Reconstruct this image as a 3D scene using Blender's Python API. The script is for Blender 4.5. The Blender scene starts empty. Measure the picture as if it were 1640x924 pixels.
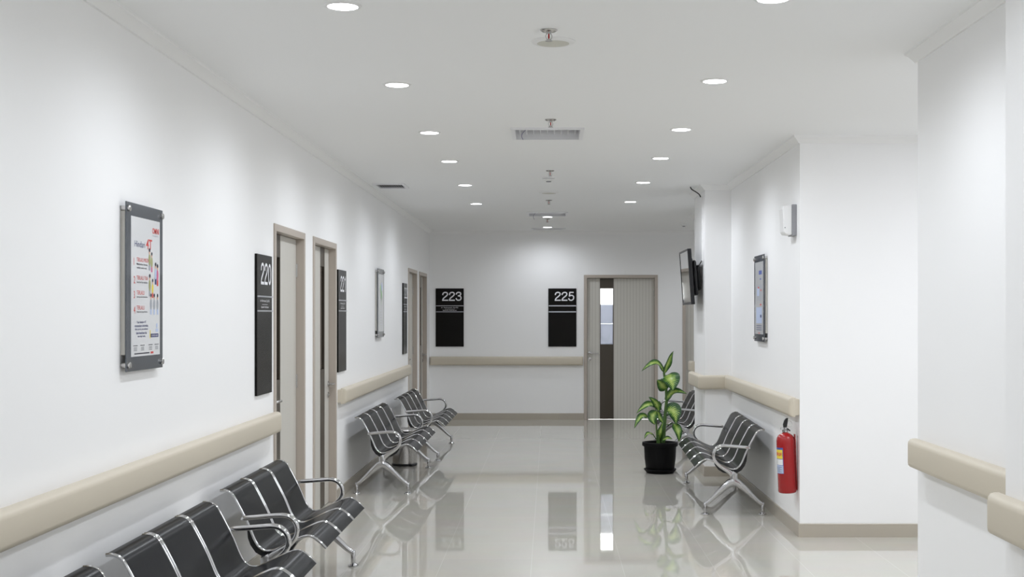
import bpy, math, random
from mathutils import Vector, Matrix
random.seed(7)
PI = math.pi
scn = bpy.context.scene
COL = scn.collection
H = 1.66           # camera height
F = 2050.0         # focal length in pixels of the 1640 px frame
CEIL = 2.995
XL = -1.90         # left wall plane
XR = 1.87          # right wall plane
YF = 20.26         # far wall plane

# ------------------------------------------------------------------ materials
def mat(name, color, rough=0.5, metal=0.0, coat=0.0, spec=0.5, emit=None, estr=0.0, bump=0.0, bscale=200.0):
    m = bpy.data.materials.new(name); m.use_nodes = True
    nt = m.node_tree; b = nt.nodes['Principled BSDF']
    b.inputs['Base Color'].default_value = (*color, 1)
    b.inputs['Roughness'].default_value = rough
    b.inputs['Metallic'].default_value = metal
    b.inputs['Coat Weight'].default_value = coat
    b.inputs['Coat Roughness'].default_value = 0.04
    b.inputs['Specular IOR Level'].default_value = spec
    if emit:
        b.inputs['Emission Color'].default_value = (*emit, 1); b.inputs['Emission Strength'].default_value = estr
    # a faint procedural variation on every material
    tc = nt.nodes.new('ShaderNodeTexCoord'); nz = nt.nodes.new('ShaderNodeTexNoise')
    nz.inputs['Scale'].default_value = bscale
    nt.links.new(tc.outputs['Object'], nz.inputs['Vector'])
    if bump > 0:
        bp = nt.nodes.new('ShaderNodeBump'); bp.inputs['Strength'].default_value = bump; bp.inputs['Distance'].default_value = 0.002
        nt.links.new(nz.outputs['Fac'], bp.inputs['Height']); nt.links.new(bp.outputs['Normal'], b.inputs['Normal'])
    else:
        mr = nt.nodes.new('ShaderNodeMapRange')
        mr.inputs['To Min'].default_value = max(0.0, rough * 0.92); mr.inputs['To Max'].default_value = min(1, rough * 1.08)
        nt.links.new(nz.outputs['Fac'], mr.inputs['Value']); nt.links.new(mr.outputs['Result'], b.inputs['Roughness'])
    return m

M = {}
M['wall'] = mat('wall_paint', (0.885, 0.885, 0.89), 0.55, spec=0.25, bump=0.04, bscale=120)
M['ceiling'] = mat('ceiling_paint', (0.875, 0.88, 0.885), 0.7, spec=0.2, bump=0.03, bscale=120)
M['cornice'] = mat('cornice_plaster', (0.87, 0.87, 0.87), 0.6, spec=0.2)
M['skirting'] = mat('skirting_tile', (0.43, 0.39, 0.33), 0.25)
M['rail'] = mat('rail_vinyl', (0.585, 0.53, 0.435), 0.45, spec=0.35, bump=0.05, bscale=400)
M['chrome'] = mat('polished_chrome', (0.62, 0.62, 0.63), 0.06, 1.0)
M['alu'] = mat('cast_aluminium', (0.56, 0.56, 0.57), 0.17, 1.0)
M['steel'] = mat('brushed_steel', (0.55, 0.54, 0.53), 0.25, 1.0)
M['blackpl'] = mat('black_plastic', (0.008, 0.008, 0.009), 0.4)
M['pot'] = mat('black_pot_plastic', (0.004, 0.004, 0.0045), 0.5, spec=0.12)
M['signblack'] = mat('sign_black_panel', (0.007, 0.0062, 0.0055), 0.25, spec=0.12)
M['signwhite'] = mat('sign_white_letters', (0.80, 0.80, 0.83), 0.5)
M['silver'] = mat('sign_silver_strip', (0.55, 0.55, 0.60), 0.3, 0.8)
M['frame'] = mat('door_frame_laminate', (0.46, 0.405, 0.355), 0.4)
M['doorbrown'] = mat('door_brown_panel', (0.055, 0.043, 0.030), 0.35)
M['unlitglass'] = mat('unlit_room_door_glass', (0.018, 0.013, 0.010), 0.08)  # opaque dark colour stands in for the unlit rooms behind the panes
M['greyplate'] = mat('grey_acrylic', (0.085, 0.095, 0.112), 0.08, coat=0.25)
M['paper'] = mat('poster_paper', (0.80, 0.81, 0.83), 0.35, coat=1.0)
M['backing'] = mat('poster_backing', (0.72, 0.70, 0.65), 0.5)
M['red'] = mat('print_red', (0.62, 0.07, 0.06), 0.5)
M['navy'] = mat('print_navy', (0.03, 0.04, 0.16), 0.5)
M['ink'] = mat('print_ink', (0.03, 0.03, 0.05), 0.5)
M['pblue'] = mat('print_blue', (0.06, 0.10, 0.38), 0.5)
M['plblue'] = mat('print_pale_blue', (0.45, 0.53, 0.72), 0.5)
M['pyellow'] = mat('print_yellow', (0.78, 0.62, 0.06), 0.5)
M['pink'] = mat('print_pink', (0.62, 0.16, 0.30), 0.5)
M['olive'] = mat('print_olive', (0.35, 0.36, 0.16), 0.5)
M['skin'] = mat('print_skin', (0.70, 0.45, 0.33), 0.5)
M['pgrey'] = mat('print_grey', (0.36, 0.38, 0.42), 0.5)
M['pgreen'] = mat('print_green', (0.35, 0.55, 0.33), 0.5)
M['extred'] = mat('extinguisher_red', (0.32, 0.003, 0.005), 0.25, coat=0.2)
M['white'] = mat('white_plastic', (0.80, 0.80, 0.80), 0.35)
M['grey'] = mat('grey_plastic', (0.30, 0.30, 0.32), 0.45)
M['cream'] = mat('speaker_grille_cream', (0.60, 0.59, 0.53), 0.6, bump=0.3, bscale=900)
M['ventmetal'] = mat('vent_metal', (0.80, 0.80, 0.82), 0.35, 0.1)
M['voidshade'] = mat('duct_shade', (0.16, 0.16, 0.17), 0.7)  # shade inside the vent openings, put into the colour
M['wire'] = mat('violet_wire', (0.10, 0.08, 0.22), 0.5)
M['redbulb'] = mat('sprinkler_red_bulb', (0.45, 0.01, 0.01), 0.2)
M['lamp'] = mat('lamp_lens', (0.9, 0.9, 0.9), 0.4, emit=(0.95, 0.97, 1.0), estr=14.0)
M['screen'] = mat('tv_screen', (0.004, 0.004, 0.005), 0.06, coat=1.0)
M['tvblack'] = mat('tv_housing', (0.005, 0.005, 0.007), 0.35)
M['stem'] = mat('plant_stem', (0.06, 0.13, 0.025), 0.5)
M['soil'] = mat('potting_soil', (0.03, 0.02, 0.014), 0.95, bump=0.8, bscale=80)
M['curtain'] = mat('window_film', (0.62, 0.64, 0.72), 0.8)

def mat_shell():
    m = mat('bench_black_steel', (0.007, 0.008, 0.0105), 0.24, 0.0, spec=0.32)
    # the sheet is finely perforated: about half of it reflects nothing
    nt = m.node_tree; N = nt.nodes.new; L = nt.links.new
    b = nt.nodes['Principled BSDF']; out = nt.nodes['Material Output']
    d = N('ShaderNodeBsdfDiffuse'); d.inputs['Color'].default_value = (0.006, 0.0065, 0.008, 1)
    mx = N('ShaderNodeMixShader'); mx.inputs[0].default_value = 0.62
    L(d.outputs[0], mx.inputs[1]); L(b.outputs[0], mx.inputs[2]); L(mx.outputs[0], out.inputs['Surface'])
    return m
M['shell'] = mat_shell()

def mat_floor():
    m = bpy.data.materials.new('polished_floor_tile'); m.use_nodes = True
    nt = m.node_tree; b = nt.nodes['Principled BSDF']; N = nt.nodes.new; L = nt.links.new
    tc = N('ShaderNodeTexCoord'); br = N('ShaderNodeTexBrick')
    mp = N('ShaderNodeMapping'); mp.inputs['Location'].default_value = (0.12, 0.3, 0)
    L(tc.outputs['Object'], mp.inputs['Vector']); L(mp.outputs['Vector'], br.inputs['Vector'])
    br.offset = 0.0; br.squash = 1.0
    br.inputs['Scale'].default_value = 1.0
    br.inputs['Brick Width'].default_value = 0.6; br.inputs['Row Height'].default_value = 0.6
    br.inputs['Mortar Size'].default_value = 0.0028; br.inputs['Mortar Smooth'].default_value = 0.2
    br.inputs['Color1'].default_value = (0.545, 0.525, 0.470, 1)
    br.inputs['Color2'].default_value = (0.530, 0.512, 0.460, 1)
    br.inputs['Mortar'].default_value = (0.60, 0.58, 0.53, 1)
    nz = N('ShaderNodeTexNoise'); nz.inputs['Scale'].default_value = 3.0; nz.inputs['Detail'].default_value = 6
    L(tc.outputs['Object'], nz.inputs['Vector'])
    mx = N('ShaderNodeMix'); mx.data_type = 'RGBA'; mx.blend_type = 'MULTIPLY'; mx.inputs[0].default_value = 0.10
    L(br.outputs['Color'], mx.inputs[6]); L(nz.outputs['Color'], mx.inputs[7]); L(mx.outputs[2], b.inputs['Base Color'])
    b.inputs['Roughness'].default_value = 0.025
    b.inputs['Specular IOR Level'].default_value = 0.5
    n2 = N('ShaderNodeTexNoise'); n2.inputs['Scale'].default_value = 1.3; n2.inputs['Detail'].default_value = 1
    L(tc.outputs['Object'], n2.inputs['Vector'])
    bp = N('ShaderNodeBump'); bp.inputs['Strength'].default_value = 0.006; bp.inputs['Distance'].default_value = 0.01
    L(n2.outputs['Fac'], bp.inputs['Height']); L(bp.outputs['Normal'], b.inputs['Normal'])
    return m
M['floor'] = mat_floor()

def mat_door():
    m = bpy.data.materials.new('pinstripe_door_laminate'); m.use_nodes = True
    nt = m.node_tree; b = nt.nodes['Principled BSDF']; N = nt.nodes.new; L = nt.links.new
    tc = N('ShaderNodeTexCoord'); wv = N('ShaderNodeTexWave'); wv.wave_type = 'BANDS'; wv.bands_direction = 'X'
    wv.inputs['Scale'].default_value = 6.3; wv.inputs['Distortion'].default_value = 0.0
    L(tc.outputs['Object'], wv.inputs['Vector'])
    w2 = N('ShaderNodeTexNoise'); w2.inputs['Scale'].default_value = 1.0; w2.inputs['Detail'].default_value = 3
    mp = N('ShaderNodeMapping'); mp.inputs['Scale'].default_value = (140, 1, 1.5)
    L(tc.outputs['Object'], mp.inputs['Vector']); L(mp.outputs['Vector'], w2.inputs['Vector'])
    ad = N('ShaderNodeMath'); ad.operation = 'MULTIPLY_ADD'; ad.inputs[1].default_value = 0.45
    L(w2.outputs['Fac'], ad.inputs[0]); L(wv.outputs['Fac'], ad.inputs[2])
    cr = N('ShaderNodeValToRGB'); cr.color_ramp.elements[0].position = 0.1; cr.color_ramp.elements[1].position = 1.2 / 1.45
    cr.color_ramp.elements[0].color = (0.50, 0.482, 0.440, 1); cr.color_ramp.elements[1].color = (0.58, 0.562, 0.52, 1)
    L(ad.outputs[0], cr.inputs[0]); L(cr.outputs[0], b.inputs['Base Color'])
    b.inputs['Roughness'].default_value = 0.42
    return m
M['door'] = mat_door()

def mat_leaf():
    m = bpy.data.materials.new('variegated_leaf'); m.use_nodes = True
    nt = m.node_tree; b = nt.nodes['Principled BSDF']; N = nt.nodes.new; L = nt.links.new
    uv = N('ShaderNodeUVMap'); sp = N('ShaderNodeSeparateXYZ'); L(uv.outputs['UV'], sp.inputs[0])
    def math_(op, a, bb=None):
        n = N('ShaderNodeMath'); n.operation = op
        for i, v in enumerate((a, bb)):
            if v is None: continue
            if isinstance(v, (int, float)): n.inputs[i].default_value = v
            else: L(v, n.inputs[i])
        return n.outputs[0]
    u = math_('ABSOLUTE', math_('SUBTRACT', math_('MULTIPLY', sp.outputs[0], 2.0), 1.0))
    ph = math_('MULTIPLY', math_('SUBTRACT', sp.outputs[1], math_('MULTIPLY', u, 0.22)), 75.0)
    vein = math_('MULTIPLY', math_('SINE', ph), 0.26)
    nz = N('ShaderNodeTexNoise'); nz.inputs['Scale'].default_value = 26.0; nz.inputs['Detail'].default_value = 3
    tc = N('ShaderNodeTexCoord'); L(tc.outputs['Object'], nz.inputs['Vector'])
    nn = math_('MULTIPLY', math_('SUBTRACT', nz.outputs['Fac'], 0.42), 0.9)
    tip = math_('MULTIPLY', math_('POWER', math_('ABSOLUTE', math_('SUBTRACT', sp.outputs[1], 0.45)), 2.0), 1.3)
    f = math_('ADD', math_('ADD', math_('ADD', u, vein), nn), tip)
    cr = N('ShaderNodeValToRGB'); e = cr.color_ramp.elements
    e[0].position = 0.10; e[0].color = (0.47, 0.57, 0.16, 1)
    e[1].position = 0.92; e[1].color = (0.008, 0.05, 0.009, 1)
    x = e.new(0.40); x.color = (0.22, 0.37, 0.05, 1)
    x = e.new(0.62); x.color = (0.035, 0.14, 0.018, 1)
    L(f, cr.inputs[0]); L(cr.outputs[0], b.inputs['Base Color'])
    b.inputs['Roughness'].default_value = 0.35
    return m
M['leaf'] = mat_leaf()

def mat_glass():
    m = bpy.data.materials.new('clear_door_glass'); m.use_nodes = True
    nt = m.node_tree; nt.nodes.clear(); N = nt.nodes.new; L = nt.links.new
    o = N('ShaderNodeOutputMaterial'); mx = N('ShaderNodeMixShader'); t = N('ShaderNodeBsdfTransparent'); g = N('ShaderNodeBsdfGlossy')
    g.inputs['Roughness'].default_value = 0.02; t.inputs['Color'].default_value = (0.96, 0.98, 0.97, 1)
    fr = N('ShaderNodeFresnel'); fr.inputs['IOR'].default_value = 1.45
    L(fr.outputs[0], mx.inputs[0]); L(t.outputs[0], mx.inputs[1]); L(g.outputs[0], mx.inputs[2]); L(mx.outputs[0], o.inputs[0])
    return m
M['glass'] = mat_glass()

# ------------------------------------------------------------------ mesh builder
class MB:
    def __init__(self): self.v = []; self.f = []; self.uv = None; self.mi = []; self.cur = 0
    def face(self, idx): self.f.append(tuple(idx)); self.mi.append(self.cur)
    def box(self, x0, x1, y0, y1, z0, z1):
        b = len(self.v)
        self.v += [(x0,y0,z0),(x1,y0,z0),(x1,y1,z0),(x0,y1,z0),(x0,y0,z1),(x1,y0,z1),(x1,y1,z1),(x0,y1,z1)]
        for q in ((0,3,2,1),(4,5,6,7),(0,1,5,4),(1,2,6,5),(2,3,7,6),(3,0,4,7)): self.face([b+i for i in q])
        return self
    def rings(self, rings, closed=True, cap0=True, cap1=True):
        b = len(self.v); n = len(rings[0])
        for r in rings: self.v += [tuple(p) for p in r]
        for i in range(len(rings)-1):
            for j in range(n if closed else n-1):
                k = (j+1) % n
                self.face((b+i*n+j, b+i*n+k, b+(i+1)*n+k, b+(i+1)*n+j))
        if cap0: self.face([b+j for j in range(n)][::-1])
        if cap1: self.face([b+(len(rings)-1)*n+j for j in range(n)])
        return self
    def tube(self, pts, r, seg=10, cap=True):
        pts = [Vector(p) for p in pts]; n = len(pts)
        rs = r if isinstance(r, (list, tuple)) else [r]*n
        up = None; rings = []
        for i, p in enumerate(pts):
            t = (pts[min(i+1,n-1)] - pts[max(i-1,0)]).normalized()
            if up is None:
                up = Vector((0,0,1)) if abs(t.z) < 0.9 else Vector((1,0,0))
            a = t.cross(up)
            if a.length < 1e-6: a = t.cross(Vector((0,1,0)))
            a.normalize(); up = a.cross(t).normalized()
            rings.append([p + (a*math.cos(2*PI*k/seg) + up*math.sin(2*PI*k/seg))*rs[i] for k in range(seg)])
        return self.rings(rings, True, cap, cap)
    def flat(self, pts, th, wd, x, seg=14):
        """bar in the plane x=const along (y,z) pts; th in-plane half thickness, wd half width along x"""
        n = len(pts); rings = []
        for i,(y,z) in enumerate(pts):
            y0,z0 = pts[max(i-1,0)]; y1,z1 = pts[min(i+1,n-1)]
            t = Vector((y1-y0, z1-z0)).normalized(); nr = Vector((-t.y, t.x))
            ring = []
            for k in range(seg):
                a = 2*PI*k/seg; c, s = math.cos(a), math.sin(a)
                c = math.copysign(abs(c)**0.65, c); s = math.copysign(abs(s)**0.65, s)
                ring.append((x + wd[i]*c, y + nr.x*th[i]*s, z + nr.y*th[i]*s))
            rings.append(ring)
        return self.rings(rings)
    def lathe(self, prof, seg=32, c=(0,0,0), axis='z', cap=True):
        rings = []
        for r, h in prof:
            ring = []
            for k in range(seg):
                a = 2*PI*k/seg
                if axis == 'z': p = (c[0]+r*math.cos(a), c[1]+r*math.sin(a), c[2]+h)
                elif axis == 'y': p = (c[0]+r*math.cos(a), c[1]-h, c[2]+r*math.sin(a))
                else: p = (c[0]+h, c[1]+r*math.cos(a), c[2]+r*math.sin(a))
                ring.append(p)
            rings.append(ring)
        return self.rings(rings, True, cap, cap)
    def prism(self, poly, y0, y1):
        """polygon in xz between y0 and y1"""
        return self.rings([[(x,y0,z) for x,z in poly], [(x,y1,z) for x,z in poly]])
    def add(self, other, fn=None):
        b = len(self.v)
        self.v += [fn(p) if fn else p for p in other.v]
        for f in other.f: self.face([b+i for i in f])
        return self
    def mesh(self, name, m, smooth=True, angle=35):
        me = bpy.data.meshes.new(name)
        me.from_pydata([tuple(p) for p in self.v], [], self.f)
        ms = m if isinstance(m, (list, tuple)) else [m]
        for x in ms: me.materials.append(x)
        if len(ms) > 1: me.polygons.foreach_set('material_index', self.mi)
        if self.uv:
            ul = me.uv_layers.new(name='UVMap')
            for lp in me.loops: ul.data[lp.index].uv = self.uv[lp.vertex_index]
        import bmesh
        bm = bmesh.new(); bm.from_mesh(me); bmesh.ops.recalc_face_normals(bm, faces=bm.faces); bm.to_mesh(me); bm.free()
        if smooth:
            me.shade_smooth(); me.set_sharp_from_angle(angle=math.radians(angle))
        me.update()
        return me

CACHE = {}
def obj(name, mb, m, parent=None, loc=None, rz=0, key=None, smooth=True, angle=35, bevel=0):
    """link one mesh object; mb may be a builder function (cached under key)"""
    if key and key in CACHE: me = CACHE[key]
    else:
        b = mb() if callable(mb) else mb
        me = b.mesh(name, m, smooth, angle)
        if key: CACHE[key] = me
    o = bpy.data.objects.new(name, me); COL.objects.link(o)
    if parent: o.parent = parent
    if loc: o.location = loc
    if rz: o.rotation_euler = (0,0,rz)
    if bevel:
        bv = o.modifiers.new('edge', 'BEVEL'); bv.width = bevel; bv.segments = 2; bv.limit_method = 'ANGLE'
    return o
def tag(o, label, cat, group=None, kind=None):
    if label: o['label'] = label
    if cat: o['category'] = cat
    if group: o['group'] = group
    if kind: o['kind'] = kind
    return o
def thing(name, label, cat, loc=(0,0,0), rz=0, group=None, rot=None):
    o = bpy.data.objects.new(name, None); COL.objects.link(o); o.empty_display_size = 0.1
    o.location = loc; o.rotation_euler = rot if rot else (0,0,rz)
    return tag(o, label, cat, group)
def struct(name, mb, m, parent=None, label=None, **k):
    o = obj(name, mb, m, parent, **k); o['kind'] = 'structure'
    if label: o['label'] = label
    return o
BOX = lambda *a: MB().box(*a)

def text_mb(s, height=None, width=None, x=0, z=0, y=0, align='LEFT', bold=0.0):
    """lettering as a flat mesh in the xz plane facing -y; x,z is its lower left (or centre/right) corner"""
    cu = bpy.data.curves.new('t', 'FONT'); cu.body = s; cu.resolution_u = 3; cu.offset = bold
    o = bpy.data.objects.new('t', cu); COL.objects.link(o)
    dg = bpy.context.evaluated_depsgraph_get(); ev = o.evaluated_get(dg); me = ev.to_mesh()
    vs = [v.co.copy() for v in me.vertices]; fs = [tuple(p.vertices) for p in me.polygons]
    ev.to_mesh_clear(); bpy.data.objects.remove(o); bpy.data.curves.remove(cu)
    mb = MB()
    x0 = min(v.x for v in vs); x1 = max(v.x for v in vs); y0 = min(v.y for v in vs); y1 = max(v.y for v in vs)
    sy = (height/(y1-y0)) if height else None; sx = (width/(x1-x0)) if width else None
    sy = sy or sx; sx = sx or sy
    w = (x1-x0)*sx; off = {'LEFT':0, 'RIGHT':-w, 'CENTER':-w/2}[align]
    mb.v = [(x+off+(v.x-x0)*sx, y, z+(v.y-y0)*sy) for v in vs]
    for f in fs: mb.face(f)
    return mb

DIG = {
 '0': [[(0.28+0.2*math.sin(2*PI*k/12), 0.5+0.435*math.cos(2*PI*k/12)) for k in range(13)]],
 '1': [[(0.34,0.0),(0.34,1.0)], [(0.34,0.90),(0.28,0.82),(0.12,0.785)]],
 '2': [[(0.065,0.64),(0.09,0.80),(0.18,0.90),(0.29,0.935),(0.41,0.905),(0.475,0.82),(0.48,0.70),(0.42,0.58),(0.28,0.43),(0.14,0.28),(0.085,0.17),(0.07,0.06)], [(0.01,0.062),(0.54,0.062)]],
 '3': [[(0.06,0.69),(0.10,0.84),(0.19,0.92),(0.29,0.935),(0.41,0.90),(0.46,0.80),(0.45,0.69),(0.38,0.60),(0.28,0.555),(0.20,0.55)], [(0.20,0.545),(0.32,0.54),(0.44,0.47),(0.487,0.33),(0.46,0.18),(0.38,0.09),(0.28,0.065),(0.16,0.09),(0.08,0.18),(0.05,0.31)]],
 '5': [[(0.12,0.935),(0.49,0.935)], [(0.15,0.97),(0.10,0.48)], [(0.10,0.49),(0.18,0.575),(0.29,0.605),(0.41,0.57),(0.48,0.46),(0.485,0.30),(0.43,0.15),(0.30,0.065),(0.17,0.08),(0.08,0.16),(0.045,0.29)]]}
def digits_mb(txt, height, width, xr, z, y):
    """grotesque numerals drawn as strokes of one width, right edge at xr"""
    k = width/(0.60*(len(txt)-1)+0.55); hw = 0.066*height; mb = MB()
    for n, ch in enumerate(txt):
        x0 = xr-width+n*0.60*k
        for q, st in enumerate(DIG[ch]):
            pts = [Vector((x0+a*k, z+b*height)) for a, b in st]
            if len(pts) > 2: pts = smooth_path(pts, 4)
            b0 = len(mb.v)
            for i, p in enumerate(pts):
                a = pts[max(i-1,0)]; c = pts[min(i+1,len(pts)-1)]
                if ch == '0' and i in (0, len(pts)-1): a, c = pts[-2], pts[1]
                t = (c-a).normalized(); nr = Vector((-t.y, t.x))*hw
                mb.v += [(p.x+nr.x, y-0.0001*q, p.y+nr.y), (p.x-nr.x, y-0.0001*q, p.y-nr.y)]
            for i in range(len(pts)-1): mb.face((b0+2*i, b0+2*i+1, b0+2*i+3, b0+2*i+2))
    return mb

def smooth_path(pts, n=6):
    """Catmull-Rom through the points"""
    P = [Vector(p) for p in pts]; out = []
    for i in range(len(P)-1):
        a = P[max(i-1,0)]; b = P[i]; c = P[i+1]; d = P[min(i+2,len(P)-1)]
        for k in range(n):
            t = k/n
            out.append(0.5*((2*b) + (c-a)*t + (2*a-5*b+4*c-d)*t*t + (3*b-a-3*c+d)*t**3))
    out.append(P[-1]); return out

def sweep(path, prof, round_ends=0.0):
    """profile (offset to the right of the path, z) along a plan polyline with mitred corners"""
    P = [Vector(p) for p in path]; clamp = {}
    omax = max(o for o,_ in prof)
    if round_ends:
        R = round_ends; ss = [0, 0.12*R, 0.35*R, 0.65*R, R]
        d0 = (P[1]-P[0]).normalized(); d1 = (P[-2]-P[-1]).normalized()
        head = [P[0]+d0*s for s in ss]; tail = [P[-1]+d1*s for s in ss][::-1]
        c = [omax-R+math.sqrt(max(0, R*R-(R-s)**2)) for s in ss]
        n0 = len(head); P = head + P[1:-1] + tail
        for i in range(n0): clamp[i] = c[i]; clamp[len(P)-1-i] = c[i]
    rings = []
    for i, p in enumerate(P):
        da = (P[i]-P[i-1]).normalized() if i else (P[1]-P[0]).normalized()
        db = (P[i+1]-P[i]).normalized() if i < len(P)-1 else da
        na = Vector((da.y,-da.x)); nb = Vector((db.y,-db.x)); nn = (na+nb).normalized()
        k = 1/max(0.2, nn.dot(na))
        cl = clamp.get(i, 9)
        rings.append([(p.x+nn.x*min(o,cl)*k, p.y+nn.y*min(o,cl)*k, z) for o,z in prof])
    return MB().rings(rings)

# ------------------------------------------------------------------ room shell
DW = 1.10; DH = 2.29                      # door frame outer size
LDOORS = [(8.81, 9.91), (10.27, 11.37), (17.20, 18.30), (18.64, 19.74)]
FDOORS = [(0.545, 1.715), (2.105, 3.275)]
YB = -3.0
T = 0.2
def wall_with_doors(a0, a1, doors, boxfn):
    mb = MB(); c = a0
    for d0, d1 in doors:
        boxfn(mb, c, d0, 0, CEIL+0.1); boxfn(mb, d0, d1, DH, CEIL+0.1); c = d1
    boxfn(mb, c, a1, 0, CEIL+0.1); return mb
struct('wall_left', wall_with_doors(YB-T, YF+T, LDOORS, lambda mb,a,b,z0,z1: mb.box(XL-T, XL, a, b, z0, z1)), M['wall'], smooth=False)
struct('wall_far', wall_with_doors(XL, 3.8, FDOORS, lambda mb,a,b,z0,z1: mb.box(a, b, YF, YF+T, z0, z1)), M['wall'], smooth=False)
zt = CEIL+0.1
struct('wall_right_far', BOX(3.6, 3.8, 17.3, YF, 0, zt).box(2.15, 3.6, 17.1, 17.3, 0, zt).box(1.95, 2.15, 14.1, 17.3, 0, zt), M['wall'], smooth=False)
struct('wall_right', BOX(1.6, 2.15, 13.16, 14.1, 0, zt).box(XR, 2.15, 9.56, 13.16, 0, zt).box(2.15, 5.0, 9.56, 9.76, 0, zt), M['wall'], smooth=False)
struct('wall_side', BOX(5.0, 5.2, 6.3, 9.76, 0, zt), M['wall'], smooth=False)
struct('wall_right_near', BOX(2.07, 5.0, 6.3, 6.5, 0, zt).box(XR, 2.07, 4.49, 6.5, 0, zt).box(1.6, 2.07, YB-T, 4.49, 0, zt), M['wall'], smooth=False)
struct('wall_behind', BOX(XL, 1.6, YB-T, YB, 0, zt), M['wall'], smooth=False)
struct('floor', BOX(XL-T, 5.2, YB-T, 26, -0.1, 0), M['floor'], smooth=False)

# ceiling with openings for the diffusers
VENTS = {'d1': (-0.25, 0.22, 9.16, 9.66), 'd2': (-0.27, 0.215, 16.68, 17.18), 'd3': (-0.25, 0.22, 19.70, 19.84), 'v': (-1.775, -1.505, 13.03, 13.43)}
def ceiling_mb():
    xs = sorted({XL-T, 5.2} | {v for r in VENTS.values() for v in r[:2]})
    ys = sorted({YB-T, YF+T} | {v for r in VENTS.values() for v in r[2:]})
    mb = MB()
    for i in range(len(xs)-1):
        for j in range(len(ys)-1):
            cx = (xs[i]+xs[i+1])/2; cy = (ys[j]+ys[j+1])/2
            if any(r[0]<cx<r[1] and r[2]<cy<r[3] for r in VENTS.values()): continue
            b = len(mb.v); mb.v += [(xs[i],ys[j],CEIL),(xs[i],ys[j+1],CEIL),(xs[i+1],ys[j+1],CEIL),(xs[i+1],ys[j],CEIL)]
            mb.face((b,b+1,b+2,b+3))
    mb.box(XL-T, 5.2, YB-T, YF+T, CEIL+0.35, CEIL+0.45)
    return mb
struct('ceiling', ceiling_mb(), M['ceiling'], smooth=False)

# room behind the far door, seen through its glass
struct('wall_back_room', BOX(-0.6, 3.0, 23.0, 23.1, 0, 3.0).box(-0.7, -0.6, YF+T, 23.1, 0, 3.0).box(3.0, 3.1, YF+T, 23.1, 0, 3.0).box(-0.7, 3.1, YF+T, 23.1, 3.0, 3.1), M['wall'], smooth=False)

# cornices
CP = [(0,-0.055),(0.012,-0.055),(0.018,-0.045),(0.040,-0.018),(0.052,-0.012),(0.055,0.0),(0,0.0)]
cp = [(o, CEIL+z) for o,z in CP]
LPATH = [(XL,YB),(XL,YF)]
RPATH = [(3.6,YF),(3.6,17.3),(1.95,17.3),(1.95,14.1),(1.6,14.1),(1.6,13.16),(XR,13.16),(XR,9.56),(5.0,9.56)]
NPATH = [(5.0,6.5),(XR,6.5),(XR,4.49),(1.6,4.49),(1.6,YB)]
struct('trim_1', sweep(LPATH, cp), M['cornice'])
struct('trim_2', sweep([(XL,YF),(3.6,YF)], cp), M['cornice'])
struct('trim_3', sweep(RPATH, cp), M['cornice'])
struct('trim_4', sweep(NPATH, cp), M['cornice'])
# skirting
SP = [(0,0),(0.012,0),(0.012,0.098),(0.009,0.102),(0,0.102)]
def skirt(name, *paths):
    mb = MB()
    for p in paths: mb.add(sweep(p, SP))
    struct(name, mb, M['skirting'])
lp = [YB]+[v for d in LDOORS for v in d]+[YF]
skirt('baseboard_left', *[[(XL,lp[i]),(XL,lp[i+1])] for i in range(0,len(lp),2)])
skirt('baseboard_far', [(XL,YF),(FDOORS[0][0],YF)], [(FDOORS[0][1],YF),(FDOORS[1][0],YF)], [(FDOORS[1][1],YF),(3.6,YF)])
skirt('baseboard_right', RPATH)
skirt('baseboard_right_near', NPATH)

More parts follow.
